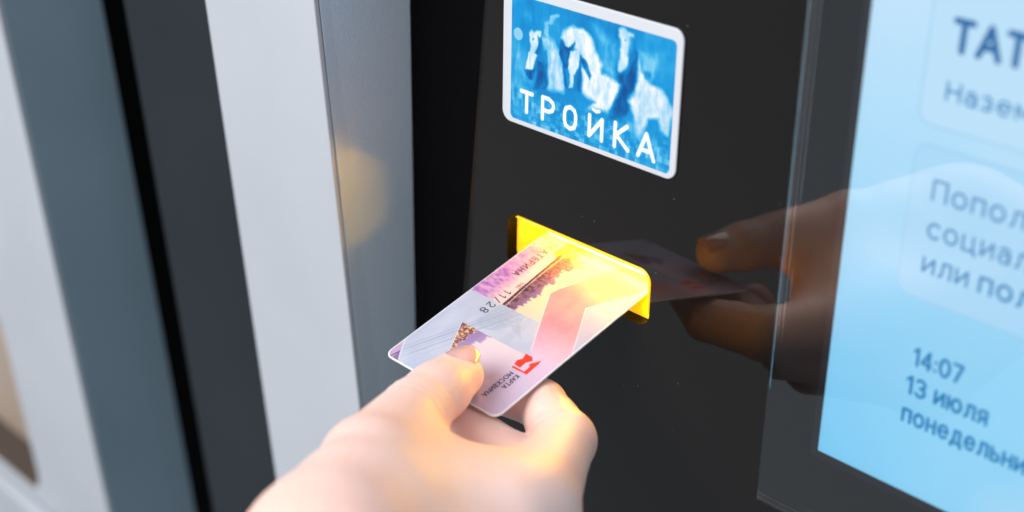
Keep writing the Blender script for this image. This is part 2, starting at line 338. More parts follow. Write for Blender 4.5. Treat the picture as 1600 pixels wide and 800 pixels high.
tone([(-12.0, 11.0), (-11.0, 13.8), (-7.7, 16.2), (-2.5, 16.5), (1.2, 14.6), (3.8, 9.6), (6.5, 6.4), (6.5, 2.9), (11.2, 2.4), (15.1, 1.2), (12.7, -5.3), (10.2, -9.3), (1.5, -10.1), (4.3, -7.5), (-1.6, -5.4), (-2.4, 2.6), (-2.8, 7.2), (-6.0, 9.0), (-8.9, 8.7)], 1.8, 1.02, 0.97, 0.3)
tone([(-12.3, 10.3), (-10.0, 8.9), (-8.5, 8.4), (-5.9, 11.5), (-5.4, 10.5), (-7.7, 7.3), (-8.5, 1.7), (-9.9, 0.7), (-8.8, -5.5), (-7.2, -5.9), (-10.0, -5.6), (-10.9, 2.2), (-13.1, 5.6)], 0.9, 0.12, 0.92)
tone([(-10.4, 11.3), (-6.9, 12.6), (-5.8, 11.7), (-8.2, 8.9), (-9.8, 9.0)], 0.8, 0.95, 0.9, 0.2)
tone([(-7.7, 7.3), (-4.5, 8.9), (-3.2, 6.9), (-3.7, 2.8), (-6.0, -0.6), (-6.3, -4.9), (-8.0, -5.5), (-7.8, -0.4), (-8.6, 1.6)], 0.8, 1.0, 0.95, 0.2)
tone([(-3.1, 7.0), (-0.3, 6.0), (2.4, 1.5), (1.5, -0.0), (-0.5, 2.5), (-2.5, 4.0), (-2.1, -5.5), (-5.6, -5.6), (-3.5, 2.3)], 1.0, 0.20, 0.85)
blob(2.6, 9.5, 1.0, 5, 0.80, 0.5); blob(-4, 14.2, 3.4, 0.7, 0.84, 0.6); blob(1.4, 12.6, 0.6, 3, 0.82, 0.6); blob(5.6, -2, 1.2, 4.6, 0.76, 0.6); blob(9.5, -4, 1.3, 4, 0.74, 0.5); blob(-5.4, 4.6, 0.5, 2.4, 0.8, 0.6)
tone([(22.6, 14.2), (29.3, 14.6), (30.5, 10.6), (28.1, 5.7), (24.6, 7.0)], 2.6, 0.74, 0.85)
tone([(13.0, 7.1), (14.7, 4.8), (17.9, 6.3), (20.1, 11.2), (20.9, 14.5), (22.3, 12.8), (22.3, 7.8), (21.1, 0.5), (18.0, -1.9), (19.2, -6.5), (15.7, -11.8), (10.3, -11.8), (12.6, -5.4), (16.1, 0.6), (13.4, 3.5)], 1.6, 0.12, 0.93)
tone([(13.4, 19.7), (15.1, 20.8), (16.9, 20.2), (19.6, 19.6), (20.4, 17.2), (19.1, 13.7), (18.2, 10.0), (16.9, 7.4), (14.7, 5.4), (13.5, 6.4), (14.4, 10.2), (14.6, 15.1)], 1.2, 0.96, 0.95, 0.3)
tone([(18.4, 18.6), (20.8, 18.2), (20.6, 12), (18.4, 8.4), (17.8, 13)], 1.2, 0.36, 0.8)
tone([(22.3, 13.1), (23.7, 8.2), (28.2, 4.4), (32.7, 4.3), (37.0, -0.3), (37.8, -3.6), (36.1, -10.6), (33.2, -9.8), (32.4, -5.9), (27.4, -7.2), (24.9, -16.0), (22.7, -14.3), (21.9, -7.9), (18.7, -3.2), (20.9, -0.9), (22.4, 5.1)], 1.6, 0.95, 0.96, 0.3)
tone([(24.5, 8.4), (27.9, 8.4), (28.4, 6.6), (25.4, 6.2)], 1.2, 0.40, 0.8)
blob(30.5, -1, 1.3, 4, 0.78, 0.6); blob(25.6, -3, 1.1, 5, 0.78, 0.5); blob(34.2, -3, 0.8, 5, 0.8, 0.5); blob(16.4, 12, 0.5, 3, 0.8, 0.6); blob(16.4, 17, 0.6, 0.6, 0.3, 0.8)
X, Z = X0_, Z0_
lowz = np.clip((-7.5 - Z) / 7, 0, 1)
blk = vnoise(np.floor(X / 2.3), np.floor(Z / 1.7), 31); blk2 = vnoise(np.floor(X / 1.2 + 0.4), np.floor(Z / 2.6), 33)
tgt = 0.28 + 0.55 * (0.6 * blk + 0.4 * blk2) ** 1.6; L = L * (1 - 0.62 * lowz) + tgt * 0.62 * lowz
L = np.clip(L, 0, 1)
ramp = np.array([(0, 70, 132), (4, 106, 170), (14, 134, 194), (88, 172, 210), (158, 194, 216), (214, 221, 228)], float)
fi = np.clip(L * 5, 0, 4.999); i0 = fi.astype(int); fr_ = (fi - i0)[..., None]; c = ramp[i0] * (1 - fr_) + ramp[i0 + 1] * fr_
LET = [[(-30.6, -12.4), (-25.2, -12.4)], [(-27.9, -12.4), (-27.9, -19.6)],
       [(-20.1, -12.0), (-20.1, -19.9)], [(-20.1, -12.0), (-17.0, -12.0), (-15.2, -13.0), (-14.8, -14.4), (-15.4, -15.8), (-17.0, -16.6), (-20.1, -16.6)],
       [(-6.9, -12.2), (-5.0, -13.0), (-4.3, -14.6), (-4.3, -17.6), (-5.0, -19.2), (-6.9, -20.0), (-8.8, -19.2), (-9.5, -17.6), (-9.5, -14.6), (-8.8, -13.0), (-6.9, -12.2)],
       [(2.1, -12.6), (2.1, -19.9), (7.8, -12.9), (7.8, -20.2)], [(3.6, -10.2), (5.0, -10.7), (6.4, -10.2)],
       [(13.7, -12.2), (13.7, -20.4)], [(18.9, -12.2), (14.2, -16.2), (19.6, -20.4)], [(24.1, -20.6), (27.4, -12.4), (30.9, -20.8)], [(25.2, -18.2), (29.8, -18.2)]]
dl = np.full(X.shape, 99.0)
for pl in LET:
    wd = 0.58 if pl[0] == (3.6, -10.2) else 0.79
    for a, b in zip(pl[:-1], pl[1:]): dl = np.minimum(dl, seg_d(X, Z, a, b) - wd)
c = mix(c, (222, 232, 240), np.clip(0.5 - dl / 0.3, 0, 1))
inner = lambda X_, Z_: sd_poly(X_, Z_, rrect(-36.0, 37.8, -23.6, 21.5, 1.8)) < 0
print_grid('sticker_print', xs, zs, c, lambda a, b: np.stack([a, np.full_like(a, -1.04), b], 1), inner, attr_mat('sticker_ink', 0.35, spec=0.3), stk)

# ---- display: glass pane over a lit screen
M_pane = bpy.data.materials.new('display_glass'); M_pane.use_nodes = True
nt = M_pane.node_tree; nt.nodes.remove(nt.nodes['Principled BSDF'])
fr = nt.nodes.new('ShaderNodeFresnel'); fr.inputs[0].default_value = 2.0
gl = nt.nodes.new('ShaderNodeBsdfGlossy'); gl.inputs['Roughness'].default_value = 0.015; gl.inputs['Color'].default_value = (1, 1, 1, 1)
tr = nt.nodes.new('ShaderNodeBsdfTransparent'); tr.inputs[0].default_value = (0.97, 0.98, 0.98, 1)
ms = nt.nodes.new('ShaderNodeMixShader'); nt.links.new(fr.outputs[0], ms.inputs[0]); nt.links.new(tr.outputs[0], ms.inputs[1]); nt.links.new(gl.outputs[0], ms.inputs[2])
nt.links.new(ms.outputs[0], nt.nodes['Material Output'].inputs[0])
dp = link('display', plate('display', [(84.6, -126.2), (330, -126.2), (330, 150), (84.6, 150)], -2.0, -0.8, bevel=0.12), M_pane, tm)
dp['label'] = 'light blue touch screen behind a glass pane'
link('mount', plate('mount', [(85.4, -125.4), (329, -125.4), (329, 149), (85.4, 149)], -0.75, -0.02), mat('display_border', (0.012, 0.012, 0.014), 0.25), dp)
link('screen_edge_strip', plate('screen_edge_strip', rrect(102.4, 317, -100.6, 140, 1.5), -0.83, -0.76), mat('blue_black_edge', (0.004, 0.012, 0.022), 0.4), dp)  # strip added round the screen; the border's inner shading is put into its colour
xs = np.arange(105.0, 315, 1.0); zs = np.arange(-97.7, 138, 1.0); X, Z = np.meshgrid(xs, zs)
c = np.zeros(X.shape + (3,)) + np.array([146, 208, 242.])
c = mix(c, (196, 224, 246), np.clip((Z + 40) / 110, 0, 1))
c = mix(c, (200, 220, 240), np.clip((fbm(X / 60, Z / 45, 5, 3) - 0.42) * 2.0, 0, 0.6))
c = mix(c, (112, 194, 236), np.clip((-25 - Z) / 70, 0, 1) * np.clip(0.9 - (X - 105) / 70, 0.3, 1))
scr = print_grid('screen', xs, zs, c, lambda a, b: np.stack([a, np.full_like(a, -0.90), b], 1), lambda a, b: np.ones(a.shape, bool), attr_mat('screen_light', 0.3, estr=1.12), dp)
def emat(name, col, s): return mat(name, (0.01, 0.01, 0.01), 0.4, spec=0.2, emit=tuple(lin(col)), estr=s)
M_t1 = emat('screen_ink_dark', (0, 110, 178), 0.9); M_t2 = emat('screen_ink', (0, 138, 204), 0.9); M_tile = [emat('tile_light', (184, 221, 246), 1.12), emat('tile_light', (167, 214, 244), 1.12)]; M_tl = emat('tile_line', (156, 206, 240), 1.1)
for k_, (x0, x1, z0, z1) in enumerate(((123.4, 300, 18.3, 60), (124.0, 300, -33.6, 13.2))):
    link('tile_outline', plate('tile_outline', rrect(x0, x1, z0, z1, 4.5), -0.93, -0.91), M_tl, dp)
    link('tile', plate('tile', rrect(x0 + .5, x1 - .5, z0 + .5, z1 - .5, 4.1), -0.96, -0.94), M_tile[k_], dp)
def scr_text(txt, x, z, wd, cap, weight, mt):
    pl = lambda a, b, l: np.stack([x + a, -0.98 - l, z + b], 1)
    link('lettering', text_mesh('lettering', txt, pl, wd, cap, weight), mt, dp)
scr_text('ТАТ', 131.2, 40.9, 20.4, 8.0, 0.95, M_t1)
scr_text('Назем', 131.3, 26.9, 24.6, 5.0, 0.36, M_t2)
scr_text('Попол', 131.6, -2.5, 27.4, 5.8, 0.38, M_t2)
scr_text('социал', 131.8, -13.8, 30.4, 5.8, 0.38, M_t2)
scr_text('или', 131.8, -24.5, 13.8, 5.8, 0.40, M_t2)
scr_text('пол', 149.6, -24.5, 15.2, 5.8, 0.48, M_t2)
scr_text('14:07', 133.4, -54.5, 15.4, 5.4, 0.52, M_t2)
scr_text('13', 132.4, -64.2, 5.8, 5.4, 0.54, M_t2)
scr_text('июля', 141.8, -64.0, 16.4, 5.4, 0.54, M_t2)
scr_text('понедельник', 132.4, -74.0, 43.0, 5.4, 0.54, M_t2)

# ---------------------------------------------------------------- surroundings at the left
fp = link('filler_panel', cab_box('filler_panel', -266.0, -164.6, 20, 60, ZB - 80, ZT, 3.0, 4), M_dark)
fp['label'] = 'blurred anthracite column between the two white cabinets'; fp['category'] = 'panel'
bw = link('black_backing', pymesh('black_backing', [(-900, 150, -900), (-90, 150, -900), (-90, 150, 400), (-900, 150, 400)], [(0, 1, 2, 3)]), M_void)  # black sheet added behind the cabinet gap; its shade is put into the colour
bw['kind'] = 'structure'
nb = empty('neighbouring_cabinet', 'blurred white cabinet with blue-grey side and beige recess at far left', 'cabinet')
ZB2 = -520
op = rrect(-620, -440.0, -388, -243, 22)
fr_me = plate('front_panel', [(-760, ZB2), (-350.6, ZB2), (-350.6, ZT), (-760, ZT)], 0.0, 2.0, holes=[op[::-1]], bevel=0.0, T=lambda p: cab(p.x, p.y, p.z))
link('front_panel', fr_me, M_white, nb)
link('side_panel', cab_box('side_panel', -353, -350.4, 2.05, 55.0, ZB2, ZT, 0.5), M_blue, nb)
link('recess_back', cab_box('recess_back', -640, -430, 26, 28, -420, -230), M_beige, nb)
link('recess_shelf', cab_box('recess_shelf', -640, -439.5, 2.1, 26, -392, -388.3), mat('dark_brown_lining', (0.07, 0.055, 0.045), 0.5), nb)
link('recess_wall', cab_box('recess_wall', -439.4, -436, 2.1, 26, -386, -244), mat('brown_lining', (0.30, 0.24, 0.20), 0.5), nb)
link('ledge', cab_box('ledge', -760, -430, -9, -0.05, -404, -394, 2.0), M_white, nb)

# ---------------------------------------------------------------- bank card
O = np.array([-1.791, 0.0, -74.769])
EU = np.array([0.9990, 0.0256, -0.0391]); EV = np.array([0.0150, -0.9684, -0.2485])
EU /= np.linalg.norm(EU); EV -= EU * (EU @ EV); EV /= np.linalg.norm(EV); EN = np.cross(EV, EU)
def card_pt(s, h, lift=0.0):
    s = np.asarray(s, float); h = np.asarray(h, float)
    return O + np.multiply.outer(h - 27.0, EU) + np.multiply.outer(s - 15.46, EV) + lift * EN
TH = 0.76
bm = bmesh.new()
ol = rrect(0, 85.6, 0, 54, 3.18, 10)
top = [bm.verts.new(card_pt(s, h, 0)) for s, h in ol]; bot = [bm.verts.new(card_pt(s, h, -TH)) for s, h in ol]
bm.faces.new(top); bm.faces.new(bot[::-1])
for i in range(len(ol)): bm.faces.new((top[i], bot[i], bot[(i + 1) % len(ol)], top[(i + 1) % len(ol)]))
bmesh.ops.recalc_face_normals(bm, faces=bm.faces)
bmesh.ops.bevel(bm, geom=[e for e in bm.edges if e.calc_face_angle(0) > 1.2], offset=0.12, segments=2, affect='EDGES')
for vv in bm.verts: vv.co *= MM
cme = bpy.data.meshes.new('bank_card'); bm.to_mesh(cme); bm.free()
card = link('bank_card', cme, mat('card_plastic', (0.80, 0.80, 0.84), 0.28))
card['label'] = 'pastel plastic card with red logo pushed halfway into the yellow slot'; card['category'] = 'bank card'
xs = np.arange(0, 85.61, 0.2); hs = np.arange(0, 54.01, 0.2); X, Y = np.meshgrid(xs, hs)
# main photograph: sky, skyline and pink frozen river
c = np.zeros(X.shape + (3,)) + np.array([250, 226, 196.])
c = mix(c, (252, 214, 206), np.clip(fbm(X / 16, Y / 9, 2) * 1.6 - 0.5, 0, 0.8))
c = mix(c, (254, 246, 232), np.clip((18 - X) / 16, 0, 1) * 0.7)
riv = pmask(X, Y, [(-5, -5), (60, -5), (60, 16.2), (15, 14.2), (-5, 13.2)], 0.6)
tx = fbm(X / 1.1, Y / 2.6, 8, 4); rc = np.zeros_like(c) + np.array([214, 158, 216.]); rc = mix(rc, (160, 112, 196), np.clip((tx - 0.48) * 3.2, 0, 0.9)); rc = mix(rc, (240, 196, 216), np.clip((0.46 - tx) * 3.0, 0, 0.9))
rc = mix(rc, (246, 222, 220), np.clip((Y - 6.5) / 5.5, 0, 1) * 0.95); rc = mix(rc, (252, 196, 190), np.clip((22 - X) / 14, 0, 1) * 0.6)
c = c * (1 - riv[..., None]) + rc * riv[..., None]
# skyline
bl = np.floor(X / 0.9); hb = 19.6 + 1.7 * vnoise(bl, bl * 0 + 3, 4) + 2.2 * vnoise(np.floor(X / 3.1), X * 0 + 5, 14) + 1.2 * np.clip(1 - np.abs(X - 33) / 6, 0, 1) + 0.5 * fbm(X / 0.6, Y / 0.6, 15)
hb = np.where(X < 16, 18.5 + 8.0 * vnoise(np.floor(X / 1.4), X * 0, 9), hb)
base = 14.0 + (X - 15) * 0.055
sk = np.clip((hb - Y) / 0.9 + 0.5, 0, 1) * np.clip((Y - base) / 0.3 + 0.5, 0, 1)
sc = np.zeros_like(c) + np.array([128, 98, 132.]); sc = mix(sc, (88, 62, 86), np.clip((fbm(X / 0.9, Y / 1.4, 13) - 0.42) * 4, 0, 1)); sc = mix(sc, (206, 150, 92), np.clip((fbm(X / 0.8, Y / 0.8, 17) - 0.60) * 8, 0, 0.9) * np.clip((20 - Y) / 3, 0, 1)); sc = mix(sc, (158, 130, 176), np.clip((Y - 18.5) / 3, 0, 1) * 0.7)
c = c * (1 - sk[..., None]) + sc * sk[..., None]
dome = pmask(X, Y, [(1, 11.4), (11, 11.0), (12.4, 14.5), (3, 15), (1, 14)], 0.5); c = mix(c, (150, 112, 70), dome * 0.85)
c = mix(c, (70, 48, 52), np.clip(0.5 - (np.abs(Y - base - 0.5) - 0.32) / 0.25, 0, 1) * np.clip((X - 9) / 3, 0, 1) * 0.9)
c = mix(c, (236, 226, 214), np.clip(0.5 - (np.abs(Y - base - 1.5 - 0.35 * np.sin(X / 6)) - 0.16) / 0.2, 0, 1) * np.clip((X - 8) / 3, 0, 1) * 0.8)
# pale blue overlay over the outer half
ov = pmask(X, Y, [(43.2, -5), (42.4, 33.2), (55.0, 41.1), (62, 60), (100, 60), (100, -5)], 0.25)
oc = np.zeros_like(c) + np.array([196, 206, 232.]); oc = mix(oc, (214, 222, 240), np.clip((fbm(X / 12, Y / 5, 23) - 0.4) * 2.4, 0, 0.8))
ang = (Y - 17.0) + (X - 52.2) * 0.47
for k, (o_, w_, a_) in enumerate(((0, 0.45, 0.5), (-1.6, 0.3, 0.35), (1.5, 0.3, 0.3), (3.4, 0.5, 0.35), (6.0, 0.3, 0.2))):
    oc = mix(oc, (158, 172, 204), np.clip(0.5 - (np.abs(ang - o_) - w_) / 0.3, 0, 1) * a_ * np.clip((84 - X) / 6, 0, 1))
tw = pmask(X, Y, [(43, 15), (43, 27), (47, 28.6), (52.6, 34), (50, 26.5), (54, 24), (57, 18), (54, 14)], 1.0); oc = mix(oc, (168, 186, 210), tw * (0.45 + 0.5 * (fbm(X / 0.7, Y / 2.2, 29) - 0.5)))
c = c * (1 - ov[..., None]) + oc * ov[..., None]
# inset photograph beyond s = 58
ph = pmask(X, Y, [(57.9, 10.5), (71.3, 17.7), (80, 60), (57.6, 60)], 0.25)
pc = np.zeros_like(c) + np.array([244, 226, 236.])
lit = np.clip((18.2 + 0.5 * np.sin(X * 1.3) - Y) / 0.5, 0, 1); t2 = fbm(X / 0.6, Y / 0.9, 37)
lc = np.zeros_like(c) + np.array([150, 96, 104.]); lc = mix(lc, (252, 208, 140), np.clip((t2 - 0.47) * 5, 0, 1)); lc = mix(lc, (108, 70, 112), np.clip((0.42 - t2) * 6, 0, 1)); lc = mix(lc, (122, 84, 130), np.clip((13.4 - Y) / 1.4, 0, 1) * 0.8)
pc = pc * (1 - lit[..., None]) + lc * lit[..., None]
hb2 = 21.2 + (2.2 * vnoise(np.floor(X / 0.8), X * 0 + 2, 41) + 2.8 * vnoise(np.floor(X / 2.4), X * 0 + 2, 44)) * np.clip((75 - X) / 8, 0, 1)
pur = np.clip((hb2 - Y) / 0.9 + 0.5, 0, 1) * (1 - lit); pc = pc * (1 - (pur * 0.85)[..., None]) + mix(np.zeros_like(c) + np.array([150, 124, 184.]), (196, 172, 214), np.clip((Y - 20) / 6, 0, 1)) * (pur * 0.85)[..., None]
pc = mix(pc, (228, 214, 244), np.clip((Y - 32) / 14, 0, 1)); pc = mix(pc, (226, 206, 238), np.clip((X - 72) / 8, 0, 1))
c = c * (1 - ph[..., None]) + pc * ph[..., None]
near = np.clip((X - 60) / 22, 0, 1) * np.clip((Y - 14) / 10, 0, 1); c = mix(c, (222, 202, 238), near * 0.9)
# pink chevron and the blue triangle at the edge
pk = pmask(X, Y, [(-5, 41), (5.1, 36.2), (24.1, 27.0), (28.9, 25.9), (54.7, 40.8), (66, 48), (72, 60), (-5, 60)], 0.25)
pkc = np.zeros_like(c) + np.array([246, 142, 164.]); pkc = mix(pkc, (248, 178, 188), np.clip((fbm(X / 11, Y / 8, 43) - 0.4) * 2, 0, 0.8)); pkc = mix(pkc, (232, 206, 238), np.clip((X - 40) / 16, 0, 1))
c = c * (1 - (pk * 0.92)[..., None]) + pkc * (pk * 0.92)[..., None]
tri = pmask(X, Y, [(-8, 64), (8.1, 53.5), (27.6, 41.7), (47.1, 53.1), (56, 60)], 0.25); c = mix(c, (190, 200, 230), tri * 0.9)
for a, b in (((54.7, 40.8), (28.9, 25.9)), ((24.1, 27.0), (-2, 39.6)), ((27.6, 41.7), (49, 54.2)), ((27.6, 41.7), (6, 54.8)), ((57.9, 10.5), (71.3, 17.7)), ((75.2, 0), (84.9, 6.3))):
    c = mix(c, (250, 246, 250), np.clip(0.5 - (seg_d(X, Y, a, b) - 0.16) / 0.2, 0, 1) * 0.75)
cr = pmask(X, Y, [(75.6, -1), (84.7, 6.1), (90, 9), (90, -2)], 0.2); cc = np.zeros_like(c) + np.array([206, 176, 216.]); cc = mix(cc, (148, 122, 176), np.clip((Y - 3.4 + (86 - X) * 0.1) / 0.6, 0, 1)); cc = mix(cc, (78, 62, 104), np.clip(0.5 - (np.abs(Y - 2.8 - (84 - X) * 0.28) - 0.22) / 0.2, 0, 1))
cc = mix(cc, (246, 200, 206), np.clip((1.2 - Y) / 1.0, 0, 1) * 0.8)
c = c * (1 - cr[..., None]) + cc * cr[..., None]
c = c * 0.86 + (rng.random(X.shape)[..., None] - 0.5) * 5
print_grid('card_print', xs, hs, c, lambda a, b: card_pt(a, b, 0.015), lambda a, b: sd_poly(a, b, rrect(0.3, 85.3, 0.3, 53.7, 3.0, 10)) < 0, attr_mat('card_ink', 0.22, coat=0.15), card)
M_ink = mat('black_ink', (0.012, 0.010, 0.012), 0.4); M_inkp = mat('purple_ink', (0.06, 0.03, 0.10), 0.4); M_red = mat('red_ink', (0.80, 0.045, 0.02), 0.35)
def card_text(txt, s, h, wdt, cap, weight, mt, gap=0.3):
    link('lettering', text_mesh('lettering', txt, lambda a, b, l: card_pt(s + a, h + b, 0.03) + np.multiply.outer(l, EN), wdt, cap, weight, gap), mt, card)
card_text('ЕКАТЕРИНА', 6.4, 6.5, 21.6, 2.8, 0.235, M_ink, 0.42)
card_text('VАLID', 29.5, 14.6, 3.8, 1.15, 0.10, M_ink); card_text('THRU'.replace('T', 'Т').replace('H', 'Н'), 29.7, 12.9, 3.4, 1.15, 0.10, M_ink)
card_text('11/28', 36.2, 10.9, 13.4, 3.2, 0.22, M_ink, 0.55)
card_text('О', 13.2, 20.6, 2.0, 2.4, 0.2, M_ink)
card_text('КАРТА', 66.8, 45.1, 7.0, 1.75, 0.19, M_inkp); card_text('МОСКВИЧА', 66.8, 42.3, 13.6, 1.75, 0.19, M_inkp)
lg = [[(57.0, 40.6), (57.1, 43.6), (58.4, 45.0), (60.4, 43.7), (63.4, 43.8), (63.2, 40.9), (61.2, 40.4), (59.6, 41.4)],
      [(56.6, 47.4), (58.4, 47.8), (64.6, 48.0), (64.9, 41.3), (64.0, 41.2), (64.0, 46.3), (61.2, 46.2), (60.3, 45.1)]]
for P in lg:
    k = len(P); Vv = [tuple(card_pt(s, h, 0.03)) for s, h in P]
    bm = bmesh.new(); vs = [bm.verts.new(q) for q in Vv]; bm.faces.new(vs); bmesh.ops.triangulate(bm, faces=bm.faces)
    for vv in bm.verts: vv.co *= MM
    me = bpy.data.meshes.new('logo'); bm.to_mesh(me); bm.free(); link('logo', me, M_red, card)

# ---------------------------------------------------------------- hand and forearm
def build_hand():
    lo = np.array([-22.0, -330.0, -175.0]); hi = np.array([170.0, -25.0, 20.0]); h = 1.0
    nx, ny, nz = [int(q) for q in np.ceil((hi - lo) / h)]
    D = np.full((nx, ny, nz), 40.0, np.float32)
    ax = [lo[i] + h * np.arange(k, dtype=np.float32) for i, k in enumerate((nx, ny, nz))]
    def cone(D, a, b, ra, rb, k, sq=None):
        a = np.array(a, float); b = np.array(b, float); mrg = max(ra, rb) + 30
        sl = []
        for i in range(3):
            i0 = max(0, int((min(a[i], b[i]) - mrg - lo[i]) / h)); i1 = min(D.shape[i], int((max(a[i], b[i]) + mrg - lo[i]) / h) + 2)
            if i1 <= i0: return
            sl.append(slice(i0, i1))
        px = ax[0][sl[0]][:, None, None] - a[0]; py = ax[1][sl[1]][None, :, None] - a[1]; pz = ax[2][sl[2]][None, None, :] - a[2]
        ba = b - a; t = np.clip((px * ba[0] + py * ba[1] + pz * ba[2]) / (ba @ ba), 0, 1)
        qx, qy, qz = px - ba[0] * t, py - ba[1] * t, pz - ba[2] * t
        if sq is not None:                       # flatten along a direction: (vector, factor)
            d_, f_ = np.array(sq[0], float), sq[1]; d_ /= np.linalg.norm(d_)
            dp_ = (qx * d_[0] + qy * d_[1] + qz * d_[2]) * (f_ - 1); qx = qx + dp_ * d_[0]; qy = qy + dp_ * d_[1]; qz = qz + dp_ * d_[2]
        d = np.sqrt(qx * qx + qy * qy + qz * qz) - (ra + (rb - ra) * t)
        D[tuple(sl)] = smin(D[tuple(sl)], d, k)
    def smin(p_, q_, k):
        hh = np.maximum(k - np.abs(p_ - q_), 0) / k; return np.minimum(p_, q_) - hh * hh * k * 0.25
    for gk, prims in HAND:
        G = np.full((nx, ny, nz), 40.0, np.float32)
        for args in prims: cone(G, *args[:5], **(args[5] if len(args) > 5 else {}))
        D = smin(D, G, gk)
    for P, a, r_, w_, dep, dr in GROOVES:                  # skin folds at the joints
        P = np.array(P, float); a = np.array(a, float); a /= np.linalg.norm(a)
        sl = tuple(slice(max(0, int((P[i] - 1.7 * r_ - lo[i]) / h)), int((P[i] + 1.7 * r_ - lo[i]) / h) + 1) for i in range(3))
        px = ax[0][sl[0]][:, None, None] - P[0]; py = ax[1][sl[1]][None, :, None] - P[1]; pz = ax[2][sl[2]][None, None, :] - P[2]
        t = px * a[0] + py * a[1] + pz * a[2]; rr = np.sqrt(px * px + py * py + pz * pz) + 1e-6
        ms_ = np.clip((1.7 * r_ - rr) / (0.4 * r_), 0, 1)
        if dr is not None:
            dr = np.array(dr, float); dr /= np.linalg.norm(dr); cs = (px * dr[0] + py * dr[1] + pz * dr[2]) / rr; ms_ = ms_ * np.clip((cs - 0.15) / 0.45, 0, 1)
        t = t + 0.5 * np.sin(px * 0.9 + pz * 0.7) * 0.6
        D[sl] += (dep * np.exp(-(t / w_) ** 2) * ms_).astype(np.float32)
    # surface nets
    s = D < 0
    amb = np.zeros((nx - 1, ny - 1, nz - 1), np.uint8)
    for i in (0, 1):
        for j in (0, 1):
            for k in (0, 1): amb += s[i:nx - 1 + i, j:ny - 1 + j, k:nz - 1 + k]
    act = (amb > 0) & (amb < 8); idx = -np.ones(act.shape, np.int64); ci = np.argwhere(act); idx[act] = np.arange(len(ci))
    acc = np.zeros((len(ci), 3)); cnt = np.zeros(len(ci))
    cor = [(i, j, k) for i in (0, 1) for j in (0, 1) for k in (0, 1)]
    for a in cor:
        for b in cor:
            if sum(abs(a[q] - b[q]) for q in range(3)) == 1 and a < b:
                da = D[ci[:, 0] + a[0], ci[:, 1] + a[1], ci[:, 2] + a[2]]; db = D[ci[:, 0] + b[0], ci[:, 1] + b[1], ci[:, 2] + b[2]]
                mk = (da < 0) != (db < 0); t = np.where(mk, da / np.where(mk, da - db, 1), 0)
                P = np.array(a) + t[:, None] * (np.array(b) - np.array(a)); acc += np.where(mk[:, None], P, 0); cnt += mk
    Vt = (ci + acc / cnt[:, None]) * h + lo
    Fs = []
    for axis in range(3):
        o1, o2 = [q for q in range(3) if q != axis]
        sa = [slice(None)] * 3; sb = [slice(None)] * 3; sa[axis] = slice(0, -1); sb[axis] = slice(1, None)
        ch = s[tuple(sa)] != s[tuple(sb)]; e = np.argwhere(ch)
        e = e[(e[:, o1] > 0) & (e[:, o2] > 0) & (e[:, o1] < D.shape[o1] - 1) & (e[:, o2] < D.shape[o2] - 1)]
        ins = s[e[:, 0], e[:, 1], e[:, 2]]
        q = []
        for da, db in ((-1, -1), (0, -1), (0, 0), (-1, 0)):
            c_ = e.copy(); c_[:, o1] += da; c_[:, o2] += db; q.append(idx[c_[:, 0], c_[:, 1], c_[:, 2]])
        q = np.stack(q, 1); flip = ins if axis != 1 else ~ins
        q = np.where(flip[:, None], q, q[:, ::-1]); Fs.append(q)
    Fa = np.concatenate(Fs); Fa = Fa[(Fa >= 0).all(1)]
    # light smoothing
    E = np.concatenate([Fa[:, [0, 1]], Fa[:, [1, 2]], Fa[:, [2, 3]], Fa[:, [3, 0]]])
    for it in range(4):
        A = np.zeros_like(Vt); N = np.zeros(len(Vt))
        np.add.at(A, E[:, 0], Vt[E[:, 1]]); np.add.at(N, E[:, 0], 1)
        lap = A / np.maximum(N, 1)[:, None] - Vt; Vt = Vt + lap * (0.5 if it % 2 == 0 else -0.3)
    me = bpy.data.meshes.new('person'); me.vertices.add(len(Vt)); me.vertices.foreach_set('co', (Vt * MM).ravel())
    me.loops.add(Fa.size); me.loops.foreach_set('vertex_index', Fa.ravel().astype(np.int32))
    me.polygons.add(len(Fa)); me.polygons.foreach_set('loop_start', np.arange(0, Fa.size, 4, dtype=np.int32)); me.update(calc_edges=True); me.validate()
    return me

